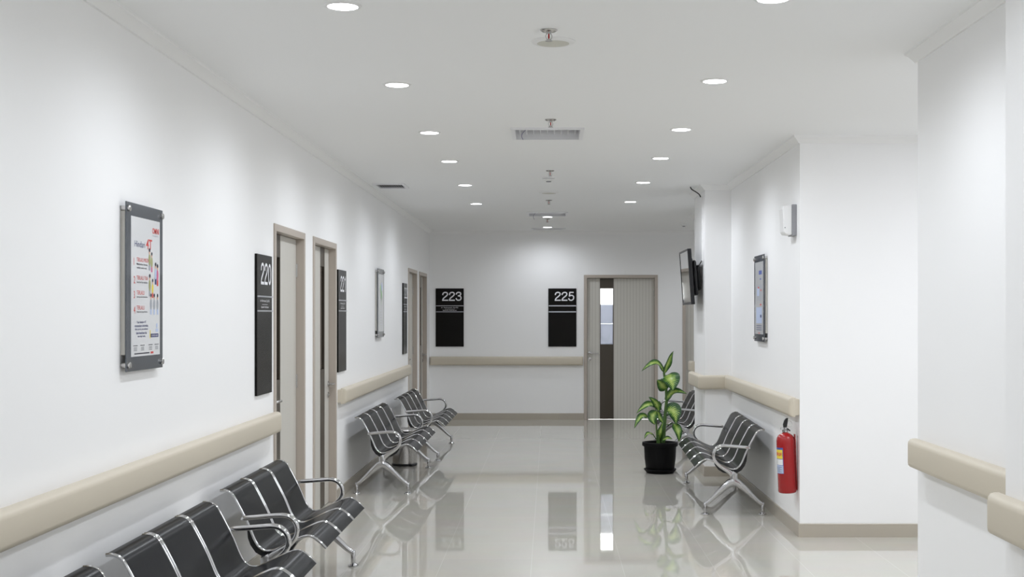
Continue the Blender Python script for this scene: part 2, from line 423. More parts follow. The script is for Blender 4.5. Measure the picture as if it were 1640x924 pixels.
# ------------------------------------------------------------------ doors (front faces -y, origin at centre bottom on the wall plane)
def make_door(n, loc, rz, W, handle, lit=False, label=None):
    """handle: +1 latch edge at +x, -1 at -x"""
    t = thing('door_%d' % n, None, None, loc, rz); t['kind'] = 'structure'
    if label: t['label'] = label
    h = W/2; fw = 0.05
    k = '%.3f%d%d' % (W, handle, lit)
    def fr():
        mb = MB()
        mb.box(-h, -h+fw, -0.012, 0.13, 0, DH); mb.box(h-fw, h, -0.012, 0.13, 0, DH); mb.box(-h+fw, h-fw, -0.012, 0.13, DH-fw, DH)
        s = 0.022
        mb.box(-h+fw, -h+fw+s, 0.095, 0.13, 0, DH-fw); mb.box(h-fw-s, h-fw, 0.095, 0.13, 0, DH-fw); mb.box(-h+fw+s, h-fw-s, 0.095, 0.13, DH-fw-s, DH-fw)
        return mb
    obj('door_frame', fr, M['frame'], t, key='dfr'+k, smooth=False, bevel=0.003)
    a = h-fw-0.004; y0, y1 = 0.052, 0.092; zb, ztp = 0.005, DH-fw-0.004
    e = handle*a                                   # latch edge
    s0, s1 = e-handle*0.20, e-handle*0.42          # strip edges
    g0, g1 = 1.19, 2.075                           # glass height
    lo, hi = min(s0,s1), max(s0,s1)
    def leaf():
        return MB().box(-a, lo, y0, y1, zb, ztp).box(hi, a, y0, y1, zb, ztp)
    lf = obj('door_leaf', leaf, M['door'], t, key='dlf'+k, smooth=False)
    def strip():
        r = 0.012
        return (MB().box(lo, hi, y0+0.002, y1-0.002, zb, g0).box(lo, hi, y0+0.002, y1-0.002, g1, ztp)
                .box(lo, lo+r, y0+0.002, y1-0.002, g0, g1).box(hi-r, hi, y0+0.002, y1-0.002, g0, g1))
    obj('vision_panel', strip, M['doorbrown'], lf, key='dst'+k, smooth=False)
    def pane(): return MB().box(lo+0.012, hi-0.012, 0.066, 0.072, g0, g1)
    obj('glass_pane', pane, M['glass'] if lit else M['unlitglass'], lf, key='dgl'+k, smooth=False)
    if lit:
        c = obj('frosted_film', BOX(lo+0.012, hi-0.012, 0.074, 0.077, g0, g0+0.325).box(lo+0.012, hi-0.012, 0.074, 0.077, g0+0.33, g0+0.63), M['film'], lf, smooth=False)
        c['label'] = 'pale blue-white film over lower glass'
    hx = e-handle*0.04
    def lever():
        mb = MB(); mb.lathe([(0.026,0),(0.026,0.008),(0.020,0.011)], 24, (hx, y0, 1.05), 'y')
        mb.tube(smooth_path([(hx,y0,1.05),(hx,y0-0.045,1.05),(hx-handle*0.012,y0-0.055,1.05),(hx-handle*0.05,y0-0.056,1.05),(hx-handle*0.145,y0-0.055,1.05)],4), 0.0095, 12)
        return mb
    obj('lever_handle', lever, M['steel'], lf, key='dlv'+k)
    def key():
        return MB().lathe([(0.025,0),(0.025,0.008),(0.011,0.010),(0.011,0.014)], 24, (hx, y0, 0.955), 'y')
    obj('keyhole_rosette', key, M['steel'], lf, key='dky'+k)
    def hinge():
        mb = MB()
        for z in (0.25, 1.15, 2.0): mb.lathe([(0.008,-0.05),(0.008,0.05)], 10, (-handle*(h-fw), y0-0.004, z), 'z')
        return mb
    obj('hinge', hinge, M['steel'], t, key='dhg'+k)
    return t
def mat_film():
    m = bpy.data.materials.new('frosted_window_film'); m.use_nodes = True
    nt = m.node_tree; nt.nodes.clear(); N = nt.nodes.new; L = nt.links.new
    o = N('ShaderNodeOutputMaterial'); a = N('ShaderNodeBsdfTranslucent'); d = N('ShaderNodeBsdfDiffuse'); mx = N('ShaderNodeMixShader')
    a.inputs['Color'].default_value = (0.42, 0.43, 0.48, 1); d.inputs['Color'].default_value = (0.55, 0.56, 0.60, 1)
    mx.inputs[0].default_value = 0.3
    L(a.outputs[0], mx.inputs[1]); L(d.outputs[0], mx.inputs[2]); L(mx.outputs[0], o.inputs[0])
    return m
M['film'] = mat_film()
lab = ['beige door beside the 220 sign', 'beige door before the 221 sign', 'beige door beside the third wall sign', 'beige door at the far corner']
for i, ((a,b), hd) in enumerate(zip(LDOORS, (-1, 1, -1, 1))):
    make_door(i+1, (XL, (a+b)/2, 0), PI/2, b-a, hd, label=lab[i])
make_door(5, ((FDOORS[0][0]+FDOORS[0][1])/2, YF, 0), 0, FDOORS[0][1]-FDOORS[0][0], -1, True, label='beige striped door with lit glass beside the 225 sign')
make_door(6, ((FDOORS[1][0]+FDOORS[1][1])/2, YF, 0), 0, FDOORS[1][1]-FDOORS[1][0], 1, label='beige door half hidden behind the white column')

# ------------------------------------------------------------------ hand rails
def rail_prof(z0, z1, d=0.08):
    return [(0.03,z0),(d-0.03,z0),(d-0.015,z0+0.004),(d-0.004,z0+0.014),(d,z0+0.028),(d,z1-0.028),(d-0.004,z1-0.014),(d-0.015,z1-0.004),(d-0.03,z1),(0.03,z1),
            (0.03,z1-0.012),(0,z1-0.014),(0,z0+0.014),(0.03,z0+0.012)]
def rail(label, path, z0, z1):
    tag(obj('wall_handrail', sweep(path, rail_prof(z0, z1), 0.03), M['rail'], angle=50), label, 'handrail')
rail('long beige handrail on the wall above the black benches, ending at the 220 sign', [(XL,YB+0.1),(XL,8.72)], 0.86, 1.0)
rail('beige handrail on the numbered-door wall, starting at the 221 sign', [(XL,11.47),(XL,16.90)], 0.86, 1.0)
rail('beige handrail across the end wall under the 223 and 225 signs', [(-1.885,YF),(0.53,YF)], 0.862, 1.0)
rail('beige handrail wrapped around the white column and on above the red extinguisher', [(1.6,14.05),(1.6,13.16),(XR,13.16),(XR,9.575)], 0.895, 1.04)
rail('short beige handrail on the white wall past the side opening', [(XR,6.42),(XR,4.52)], 0.895, 1.04)
rail('beige handrail on the projecting wall at the picture edge', [(1.6,4.47),(1.6,YB+0.1)], 0.895, 1.04)
rail('short stub of beige handrail behind the white column', [(1.95,17.28),(1.95,16.9)], 0.9, 1.04)

# ------------------------------------------------------------------ waiting benches (front -y, seats along x)
PROF = [(-0.262,0.700),(-0.232,0.700),(-0.200,0.684),(-0.172,0.640),(-0.113,0.525),(-0.072,0.428),(-0.040,0.385),(0.0,0.370),(0.054,0.385),(0.147,0.430),(0.205,0.452),(0.243,0.448),(0.285,0.418),(0.317,0.386)]
PS = smooth_path([(y,z) for y,z in PROF], 4)
def nrm(i):
    a = PS[max(i-1,0)]; b = PS[min(i+1,len(PS)-1)]; t = (b-a).normalized(); return Vector((-t.y, t.x))
PITCH = 0.487; HWD = 0.2225
def shell_mb():
    mb = MB(); n = len(PS); top = [PS[i]+nrm(i)*0.004 for i in range(n)]; bot = [PS[i]-nrm(i)*0.005 for i in range(n)]
    loop = top + bot[::-1]
    return mb.rings([[(x,-p.x,p.y) for p in loop] for x in (-HWD, HWD)])
def rail_mb(s):
    x = s*(HWD+0.0062)
    pts = [(x,-p.x,p.y) for p in PS]
    mb = MB().tube(pts, 0.0078, 10)
    return mb
def leg_mb():
    mb = MB()
    for s in (1,-1):
        mb.flat([(s*0.0,0.275),(s*0.035,0.262),(s*0.085,0.222),(s*0.14,0.168),(s*0.20,0.112),(s*0.243,0.082)],
                [0.034,0.033,0.027,0.021,0.0165,0.014],[0.026,0.026,0.024,0.021,0.018,0.015], 0)
        mb.lathe([(0.0135,0.022),(0.0155,0.03),(0.0155,0.098),(0.012,0.103)], 14, (0, s*0.238, 0))
    # raised post block under the seat
    mb.flat([(0,0.25),(0,0.30),(0.002,0.335),(0.012,0.352)], [0.034,0.032,0.030,0.026],[0.024,0.022,0.022,0.022], 0)
    return mb
def foot_mb(s):
    return MB().lathe([(0.031,0),(0.033,0.004),(0.030,0.012),(0.014,0.018),(0.010,0.028)], 20, (0, s*0.238, 0))
ARM = smooth_path([(-0.125,0.549),(-0.118,0.557),(-0.06,0.562),(0.02,0.568),(0.085,0.572),(0.128,0.562),(0.158,0.532),(0.168,0.492),(0.156,0.450),(0.122,0.412),(0.075,0.380),(0.03,0.350),(0.008,0.322)], 4)
def arm_mb():
    n = len(ARM)
    return MB().flat([(-p.x,p.y) for p in ARM], [0.0135+0.010*max(0,(i/n-0.65)/0.35) for i in range(n)], [0.019]*n, 0)
def bracket_mb():
    idx = [i for i,p in enumerate(PS) if -0.115 < p.x < 0.15]
    up = [PS[i]-nrm(i)*0.007 for i in idx]
    low = [(0.150,0.405),(0.125,0.368),(0.085,0.343),(0.03,0.332),(-0.03,0.338),(-0.07,0.362),(-0.098,0.402),(-0.112,0.44)]
    loop = [(-p.x,p.y) for p in up] + [(-a,b) for a,b in low]
    return MB().rings([[(x,y,z) for y,z in loop] for x in (-0.03,0.03)])
def make_bench(n, loc, rz, label):
    t = thing('waiting_bench', label, 'bench', loc, rz, 'chrome and black waiting benches')
    L = n*PITCH; le = L/2+0.028
    for i in range(n):
        x = -L/2+PITCH*(i+0.5)
        s = obj('seat_shell', shell_mb, M['shell'], t, (x,0,0), key='shell', angle=60)
        for sg in (-1,1): obj('side_rail', lambda: rail_mb(sg), M['chrome'], s, key='rail%d'%sg, angle=60)
    for sg in (-1,1):
        lg = obj('leg_frame', leg_mb, M['alu'], t, (sg*le,0,0), key='leg', angle=60)
        for q in (-1,1): obj('foot_pad', lambda: foot_mb(q), M['chrome'], lg, key='foot%d'%q)
        obj('armrest', arm_mb, M['chrome'], t, (sg*le,0,0), key='arm', angle=60)
        obj('seat_bracket', bracket_mb, M['blackpl'], t, (sg*(L/2-0.05),0,0), key='brk')
    obj('support_beam', lambda: MB().box(-le, le, -0.025, 0.03, 0.318, 0.350), M['blackpl'], t, key='beam%d'%n, smooth=False, bevel=0.004)
    return t
for n, X, y0, y1, rz, lb in [
    (3, -1.51, 3.42, 4.88, PI/2, 'black and chrome bench below the handrail, cut off by the bottom picture edge'),
    (3, -1.51, 5.11, 6.55, PI/2, 'black and chrome three-seat bench below the framed health poster, second in its row'),
    (3, -1.535, 6.98, 8.42, PI/2, 'black and chrome three-seat bench below the 220 sign, third in its row'),
    (4, -1.55, 11.90, 13.85, PI/2, 'black and chrome four-seat bench below the 221 sign, in front of the steel bin'),
    (4, -1.505, 14.58, 16.50, PI/2, 'black and chrome four-seat bench behind the steel bin, towards the end wall'),
    (4, 1.56, 10.64, 12.62, -PI/2, 'black and chrome four-seat bench beside the fire extinguisher, in front of the column'),
    (3, 1.575, 14.75, 16.2, -PI/2, 'black and chrome bench mostly hidden behind the column and the potted plant')]:
    if X > 1.55 and n == 4: rz -= math.radians(1.7)
    make_bench(n, (X, (y0+y1)/2, 0), rz, lb)

# ------------------------------------------------------------------ room signs
def make_sign(num, loc, rz, label, small=True):
    t = thing('room_sign', label, 'sign', loc, rz, 'black room number signs')
    w, h = 0.445, 0.92
    obj('sign_plate', lambda: MB().box(-w/2, w/2, -0.016, 0, 0, h), M['signblack'], t, key='splate', smooth=False, bevel=0.002)
    obj('number_lettering', digits_mb(num, 0.143, 0.312, w/2-0.032, h-0.053-0.143, -0.0175), M['signwhite'], t, smooth=False)
    bh = 0.010 if small else 0.017
    def strip(): return MB().box(-w/2+0.008, w/2+0.004, -0.022, -0.015, -bh/2, bh/2)
    obj('silver_strip', strip, M['silver'], t, (0,0,h-0.275), key='strip%d'%small, smooth=False)
    obj('silver_strip', strip, M['silver'], t, (0,0,h-0.370), key='strip%d'%small, smooth=False)
    if small:
        mb = text_mb('dr. Rahmawati, Sp.OG', 0.020, 0.27, 0, h-0.315, -0.0175, 'CENTER')
        mb.box(-0.08, 0.08, -0.0178, -0.0165, h-0.3285, h-0.3265)
        mb.add(text_mb('Spesialis Kebidanan', 0.018, 0.22, 0, h-0.355, -0.0175, 'CENTER'))
        obj('name_lettering', mb, M['signwhite'], t, smooth=False)
    return t
make_sign('220', (XL, 8.47, 1.135), PI/2, 'black room sign reading 220 beside the first door')
make_sign('221', (XL, 11.65, 1.145), PI/2, 'black room sign reading 221 above the handrail end')
make_sign('222', (XL, 16.73, 1.150), PI/2, 'black room sign seen almost edge-on past the small poster')
make_sign('223', (-1.578, YF, 1.156), 0, 'black room sign reading 223 on the end wall')
make_sign('225', (0.203, YF, 1.156), 0, 'black room sign reading 225 beside the striped door', False)

# ------------------------------------------------------------------ posters in acrylic holders
PW, PHT = 0.53, 0.757
def make_poster(loc, rz, label):
    t = thing('framed_poster', label, 'poster', loc, rz, 'posters in acrylic holders')
    obj('backing_block', lambda: MB().box(-PW/2+0.02, PW/2-0.02, -0.018, 0, 0.075, PHT-0.035), M['backing'], t, key='pback', smooth=False)
    obj('acrylic_plate', lambda: MB().box(-PW/2, PW/2, -0.031, -0.025, 0, PHT), M['greyplate'], t, key='pplate', smooth=False, bevel=0.0015)
    def so(): return MB().lathe([(0.012,0),(0.012,0.023),(0.0145,0.024),(0.0145,0.040),(0.012,0.043)], 18, (0,0,0), 'y')
    for sx in (-1,1):
        for z in (0.030, PHT-0.030):
            obj('standoff_bolt', so, M['steel'], t, (sx*(PW/2-0.024),0,z), key='standoff')
    sh = obj('paper_sheet', lambda: MB().box(-PW/2+0.060, PW/2-0.050, -0.0325, -0.0312, 0.065, PHT-0.060), M['paper'], t, key='psheet', smooth=False)
    return t, sh
YP = -0.0332
def disc(mb, x, z, rx, rz_, y=YP, n=14):
    b = len(mb.v); mb.v += [(x+rx*math.cos(2*PI*k/n), y, z+rz_*math.sin(2*PI*k/n)) for k in range(n)]; mb.face(range(b,b+n))
def quad(mb, x0, x1, z0, z1, y=YP):
    b = len(mb.v); mb.v += [(x0,y,z0),(x1,y,z0),(x1,y,z1),(x0,y,z1)]; mb.face(range(b,b+4))
def figure(x, z, s, top, bot, hair='ink'):
    """flat printed figure: returns a multi-material mesh"""
    mb = MB(); mats = [M['skin'], M[hair], M[top], M[bot]]
    mb.cur = 3; quad(mb, x-0.016*s, x+0.016*s, z, z+0.045*s)
    mb.cur = 2; disc(mb, x, z+0.065*s, 0.021*s, 0.035*s, YP-0.0001)
    mb.cur = 0; disc(mb, x, z+0.112*s, 0.014*s, 0.017*s, YP-0.0002)
    mb.cur = 1; disc(mb, x, z+0.122*s, 0.015*s, 0.012*s, YP-0.0003)
    return mb, mats
def fig(parent, *a):
    mb, ms = figure(*a); return obj('printed_figure', mb, ms, parent, smooth=False)
# the large poster
t, sh = make_poster((XL, 5.92, 1.406), PI/2, 'large framed health poster headed Hindari 4T on the near wall')
xl = -PW/2+0.06; xr = PW/2-0.05; X = lambda u: xl+(xr-xl)*u; Z = lambda v: PHT-0.06-(PHT-0.125)*v     # u right, v down
def tx(name, m, s, u, v0, v1, u1=None, align='LEFT', bold=0.0, y=YP):
    return obj(name, text_mb(s, (v1-v0)*(PHT-0.125), (abs(u1-u)*(xr-xl)) if u1 else None, X(u), Z(v1), y, align, bold), M[m], sh, smooth=False)
tx('logo_lettering', 'red', 'OMNI', 0.72, 0.055, 0.098, 0.96, bold=0.03)
tx('logo_subtitle', 'pgrey', 'Hospitals', 0.72, 0.106, 0.122, 0.94)
tx('headline_lettering', 'navy', 'Hindari', 0.11, 0.170, 0.215, 0.46)
tx('headline_number', 'red', '4T', 0.50, 0.145, 0.22, 0.71, bold=0.02)
for i, (v, hd, s1, s2) in enumerate([(0.295,'TERLALU MUDA','Melahirkan karena','menikah terlalu muda'), (0.425,'TERLALU TUA','Untuk hamil dan melahirkan',None),
                                     (0.532,'TERLALU','Jarang jarak kehamilan',None), (0.640,'TERLALU','Banyak anak yang dilahirkan',None)]):
    tx('item_number', 'red', str(i+1), 0.08, v, v+0.052)
    tx('item_heading', 'red', hd, 0.18, v-0.005, v+0.024, 0.18+ (0.42 if i == 0 else 0.38 if i == 1 else 0.26))
    tx('item_text', 'ink', s1, 0.18, v+0.034, v+0.048, 0.18+0.37, bold=0.01)
    if s2: tx('item_text', 'ink', s2, 0.18, v+0.060, v+0.074, 0.18+0.34, bold=0.01)
S = 0.78
fig(sh, X(0.62), Z(0.375), S, 'olive', 'pgrey'); fig(sh, X(0.70), Z(0.385), S*0.9, 'olive', 'pink')
fig(sh, X(0.84), Z(0.475), S, 'plblue', 'navy'); fig(sh, X(0.91), Z(0.485), S, 'pink', 'red')
fig(sh, X(0.63), Z(0.565), S, 'olive', 'pgrey'); fig(sh, X(0.73), Z(0.575), S*0.85, 'pyellow', 'red')
for u in (0.67, 0.79, 0.91): fig(sh, X(u), Z(0.70), S*0.95, 'pgrey', 'plblue')
for k, (s, w) in enumerate([('Yuk hindari 4T', 0.32), ('rencanakan kehamilan', 0.46), ('dan jarak persalinan', 0.44), ('demi kesehatan ibu', 0.36), ('dan bayi anda', 0.26)]):
    tx('closing_text', 'navy', s, 0.34-w/2, 0.745+0.026*k, 0.763+0.026*k, 0.34+w/2, bold=0.008)
mb = MB(); quad(mb, X(0.66), X(0.94), Z(0.868), Z(0.842)); o = obj('blue_banner', mb, M['navy'], sh, smooth=False)
tx('banner_lettering', 'signwhite', 'DOKTER KAMI', 0.69, 0.849, 0.862, 0.91, y=YP-0.0004)
mb = MB(); quad(mb, X(0.63), X(0.655), Z(0.875), Z(0.815)); obj('yellow_bar', mb, M['pyellow'], sh, smooth=False)
mb = MB(); quad(mb, X(0.84), X(0.93), Z(0.83), Z(0.805)); disc(mb, X(0.885), Z(0.782), 0.012, 0.012); obj('emblem', mb, M['plblue'], sh, smooth=False)
mb = MB()
for u in (0.06, 0.30, 0.58, 0.80):
    quad(mb, X(u), X(u+0.15), Z(0.925), Z(0.920))
    for q in (0.936, 0.946, 0.956): quad(mb, X(u+0.02), X(u+0.13), Z(q+0.003), Z(q))
obj('address_text', mb, M['ink'], sh, smooth=False)
mb = MB(); quad(mb, X(0.10), X(0.62), Z(0.985), Z(0.976)); obj('footer_text', mb, M['ink'], sh, smooth=False)
mb = MB(); quad(mb, X(0.66), X(0.76), Z(0.988), Z(0.973)); obj('footer_mark', mb, M['red'], sh, smooth=False)
# the small poster before the second pair of doors: pale sheet with a green picture
t, sh = make_poster((XL, 14.2, 1.41), PI/2, 'small framed poster with pale green picture between the 221 and third signs')
mb = MB(); ms = [M['pgreen'], M['plblue'], M['pgrey']]
disc(mb, 0.02, 0.47, 0.06, 0.05); disc(mb, -0.05, 0.54, 0.05, 0.04); mb.cur = 1; disc(mb, 0.06, 0.56, 0.05, 0.05); mb.cur = 0; quad(mb, 0.0, 0.02, 0.36, 0.47)
obj('printed_picture', mb, ms, sh, smooth=False)
mb = MB()
for k in range(6): quad(mb, -0.10, 0.10-0.02*(k % 3), 0.14+0.03*k, 0.148+0.03*k)
obj('printed_text', mb, M['pgrey'], sh, smooth=False)
# the poster facing it across the corridor
t, sh = make_poster((XR, 11.23, 1.425), -PI/2, 'framed poster with blue and red print on the wall above the bench by the extinguisher')
mb = MB(); quad(mb, 0.0, 0.15, 0.585, 0.62); quad(mb, 0.05, 0.12, 0.54, 0.552); obj('blue_heading', mb, M['pblue'], sh, smooth=False)
mb = MB(); ms = [M['pgrey'], M['plblue']]
quad(mb, -0.12, 0.16, 0.36, 0.50); mb.cur = 1; quad(mb, -0.10, 0.02, 0.40, 0.47, YP-0.0001); quad(mb, -0.14, 0.16, 0.16, 0.30); obj('printed_picture', mb, ms, sh, smooth=False)
mb = MB(); quad(mb, 0.06, 0.13, 0.315, 0.33); quad(mb, -0.05, 0.02, 0.465, 0.48, YP-0.0003); quad(mb, 0.09, 0.14, 0.44, 0.455, YP-0.0003); quad(mb, -0.03, 0.05, 0.07, 0.078); obj('red_print', mb, M['red'], sh, smooth=False)
mb = MB(); quad(mb, 0.07, 0.14, 0.21, 0.235, YP-0.0003)
for k in range(3): quad(mb, -0.13, 0.15, 0.10+0.018*k, 0.106+0.018*k)
obj('printed_text', mb, M['navy'], sh, smooth=False)

# ------------------------------------------------------------------ ceiling fittings
LIGHTS = []
def spot(x, y, p=43, z=CEIL-0.03, ang=171):
    l = bpy.data.lights.new('downlight_beam', 'SPOT'); l.energy = p; l.spot_size = math.radians(ang); l.spot_blend = 0.7
    l.shadow_soft_size = 0.05; l.color = (0.90, 0.94, 1.0)
    o = bpy.data.objects.new('downlight_beam', l); COL.objects.link(o); o.location = (x, y, z); return o
def downlight(x, y, label, group='recessed ceiling downlights', p=43):
    t = thing('recessed_downlight', label, 'ceiling light', (x,y,CEIL), 0, group)
    obj('trim_ring', lambda: MB().lathe([(0.066,0.0),(0.066,-0.006),(0.078,-0.005),(0.083,-0.001),(0.083,0.0)], 36, cap=False), M['white'], t, key='dlring')
    obj('lamp_lens', lambda: MB().lathe([(0.0665,-0.0005),(0.0665,-0.004),(0.05,-0.005)], 36), M['lamp'], t, key='dllens')
    spot(x, y, p)
for i, (x,y) in enumerate([(-0.893,5.53),(-0.883,7.42),(-0.878,9.37),(-0.870,11.12),(-0.868,13.16),(-0.880,15.38)]):
    o = ('first','second','third','fourth','fifth','sixth')[i]
    downlight(x, y, 'lit round downlight, %s from the camera in the row along the numbered-door wall' % o)
for i, (x,y) in enumerate([(0.943,5.40),(0.943,7.30),(0.948,9.21),(0.947,10.90),(0.945,12.90),(0.955,15.10)]):
    o = ('first','second','third','fourth','fifth','sixth')[i]
    downlight(x, y, 'lit round downlight, %s from the camera in the row on the column side' % o)
downlight(-0.025, 17.43, 'lit round downlight mid-ceiling, beside the square diffuser by the end wall', p=58)
downlight(-0.030, 19.50, 'lit round downlight mid-ceiling, beside the slot diffuser at the end wall', p=28)
for y in (3.6, 1.7, -0.2, -1.9):
    spot(-0.885, y, 30); spot(0.943, y, 28)
spot(2.7, 18.8, 32)
l = bpy.data.lights.new('side_corridor_fill', 'AREA'); l.energy = 36; l.size = 1.2; l.color = (0.91, 0.94, 1)  # unseen area light, added to brighten the side corridor wall evenly
o = bpy.data.objects.new('side_corridor_fill', l); COL.objects.link(o); o.location = (3.2, 7.7, CEIL-0.02)

def ceiling_speaker(x, y, label):
    t = thing('ceiling_speaker', label, 'speaker', (x,y,CEIL), 0, 'round ceiling speakers')
    obj('speaker_rim', lambda: MB().lathe([(0.078,0),(0.078,-0.012),(0.098,-0.010),(0.106,-0.004),(0.107,0)], 40, cap=False), M['white'], t, key='sprim')
    obj('speaker_grille', lambda: MB().lathe([(0.079,-0.001),(0.079,-0.012),(0.06,-0.015),(0.03,-0.017),(0.005,-0.0175)], 40), M['cream'], t, key='spgr')
ceiling_speaker(0.018, 6.25, 'round ceiling speaker closest to the camera, beside a sprinkler')
ceiling_speaker(-0.006, 13.96, 'round ceiling speaker between the smoke detector and the end wall')

def sprinkler(x, y, label):
    t = thing('fire_sprinkler', label, 'sprinkler', (x,y,CEIL), 0, 'ceiling fire sprinklers')
    obj('cover_plate', lambda: MB().lathe([(0.040,0),(0.040,-0.003),(0.030,-0.010),(0.014,-0.012)], 28), M['steel'], t, key='scov')
    def fr():
        mb = MB(); mb.lathe([(0.009,-0.010),(0.009,-0.018)], 14)
        for s in (-1,1): mb.tube(smooth_path([(s*0.007,0,-0.016),(s*0.014,0,-0.028),(s*0.012,0,-0.040),(s*0.004,0,-0.047)],4), 0.0028, 8)
        mb.lathe([(0.004,-0.044),(0.006,-0.050)], 12); return mb
    obj('sprinkler_frame', fr, M['steel'], t, key='sfr')
    obj('glass_bulb', lambda: MB().lathe([(0.0015,-0.018),(0.0040,-0.022),(0.0040,-0.038),(0.0015,-0.044)], 10), M['redbulb'], t, key='sbl')
    obj('deflector', lambda: MB().lathe([(0.017,-0.050),(0.017,-0.053)], 20), M['steel'], t, key='sdf')
for x, y, lb in [(-0.003,6.0,'fire sprinkler just in front of the ceiling speaker closest to the camera'), (0.008,8.75,'fire sprinkler just in front of the large square air diffuser'),
                 (0.006,11.85,'fire sprinkler just in front of the smoke detector'), (-0.007,14.9,'fire sprinkler past the second ceiling speaker'),
                 (-0.030,17.8,'fire sprinkler behind the middle downlight near the end wall')]:
    sprinkler(x, y, lb)
t = thing('smoke_detector', 'round white smoke detector on the ceiling behind the third sprinkler', 'smoke detector', (-0.008,12.44,CEIL))
obj('mounting_base', MB().lathe([(0.066,0),(0.066,-0.008),(0.062,-0.012)], 32), M['white'], t)
obj('shadow_gap', MB().lathe([(0.0585,-0.0115),(0.0585,-0.0165)], 32), M['grey'], t)  # grey ring paints the shade line between base and head
obj('detector_head', MB().lathe([(0.060,-0.016),(0.058,-0.024),(0.045,-0.034),(0.026,-0.038)], 32), M['white'], t)
obj('sensor_cap', MB().lathe([(0.025,-0.038),(0.024,-0.046),(0.015,-0.047)], 24), M['grey'], t)
t = thing('ceiling_sensor', 'small pale box fixed to the ceiling near the television column', 'sensor', (1.96,18.67,CEIL))
obj('sensor_body', MB().lathe([(0.040,0),(0.040,-0.03),(0.034,-0.04)], 20), M['white'], t)
obj('sensor_lens', MB().lathe([(0.022,-0.04),(0.020,-0.05),(0.008,-0.053)], 16), M['grey'], t)

def diffuser(key, name, label, slats, group):
    x0,x1,y0,y1 = VENTS[key]
    t = thing(name, label, 'air vent', ((x0+x1)/2,(y0+y1)/2,CEIL), 0, group)
    a, b = (x1-x0)/2, (y1-y0)/2; f = 0.028
    mb = MB()
    for (p,q,r,s) in ((-a-f,a+f,-b-f,-b),(-a-f,a+f,b,b+f),(-a-f,-a,-b,b),(a,a+f,-b,b)): mb.box(p,q,r,s,-0.014,0.0)
    obj('vent_frame', mb, M['ventmetal'], t, smooth=False)
    mb = MB(); d = 0.15; e = 0.002
    mb.box(-a,a,-b,b,d,d+0.01); mb.box(-a,-a+e,-b,b,0,d); mb.box(a-e,a,-b,b,0,d); mb.box(-a+e,a-e,-b,-b+e,0,d); mb.box(-a+e,a-e,b-e,b,0,d)
    obj('duct_box', mb, M['ventmetal'] if slats else M['voidshade'], t, smooth=False)
    return t, a, b
t, a, b = diffuser('d1', 'air_diffuser', 'large square ceiling air diffuser with hanging violet wire, behind the second sprinkler', True, 'ceiling air diffusers')
def core(t, a, b):
    for k in range(9):
        x = -a+0.03+(2*a-0.06)*k/8
        obj('diffuser_vane', lambda: MB().box(-0.002, 0.002, -b+0.01, b-0.03, 0.02, 0.10), M['ventmetal'], t, (x,0,0), key='vane%.3f'%b, smooth=False)
    m2 = MB(); m2.tube([(-a+0.01+2*(a-0.01)*i/12, -b+0.03, 0.055-0.028*math.sin(PI*i/12)) for i in range(13)], 0.012, 8)
    obj('void_shade_bar', m2, M['voidshade'], t)  # dark bar stands in for the shade inside the diffuser opening
core(t, a, b)
t, a, b = diffuser('d2', 'air_diffuser', 'square ceiling air diffuser close to the end wall, before the middle downlight', True, 'ceiling air diffusers')
core(t, a, b)
diffuser('d3', 'slot_diffuser', 'narrow slot air diffuser in the ceiling at the end wall', False, None)
t, a, b = diffuser('v', 'return_vent', 'small slatted air vent in the ceiling beside the numbered-door wall', False, None)
for k in range(11):
    x = -a+(2*a)*(k+0.5)/11
    obj('vent_slat', lambda: MB().rings([[(-0.009,-b,0.006),(0.006,-b,-0.006),(0.008,-b,-0.005),(-0.007,-b,0.007)],[(-0.009,b,0.006),(0.006,b,-0.006),(0.008,b,-0.005),(-0.007,b,0.007)]]), M['ventmetal'], t, (x,0,0), key='slat', smooth=False)
def wire(x, y, l, label):
    tag(obj('hanging_wire', MB().tube(smooth_path([(x+0.03,y,CEIL+0.05),(x+0.015,y,CEIL+0.0),(x-0.01,y,CEIL-0.03),(x-0.015,y,CEIL-0.3*l-0.03),(x-0.005,y,CEIL-l)],5), 0.0022, 6), M['wire']), label, 'wire')
wire(-0.185, 9.22, 0.075, 'thin violet wire hanging out of the large square air diffuser')
wire(-0.195, 16.75, 0.09, 'thin dark wire hanging out of the square diffuser by the end wall')

# ------------------------------------------------------------------ wall box near the corner
t = thing('wall_mounted_box', 'small white box with grey back high on the wall above the extinguisher', 'wall box', (XR, 9.76, 2.26), -PI/2)
obj('grey_back', BOX(-0.085,0.085,-0.036,0,0,0.235), M['grey'], t, smooth=False, bevel=0.004)
mb = MB()
prof = [(-0.036,0.004),(-0.085,0.010),(-0.098,0.03),(-0.100,0.12),(-0.107,0.20),(-0.100,0.222),(-0.036,0.232)]
mb.rings([[(x,y,z) for y,z in prof] for x in (-0.082,0.082)])
obj('white_cover', mb, M['white'], t, bevel=0.006, angle=20)
obj('status_light', BOX(0.081,0.0835,-0.092,-0.086,0.055,0.062), M['ink'], t, smooth=False)

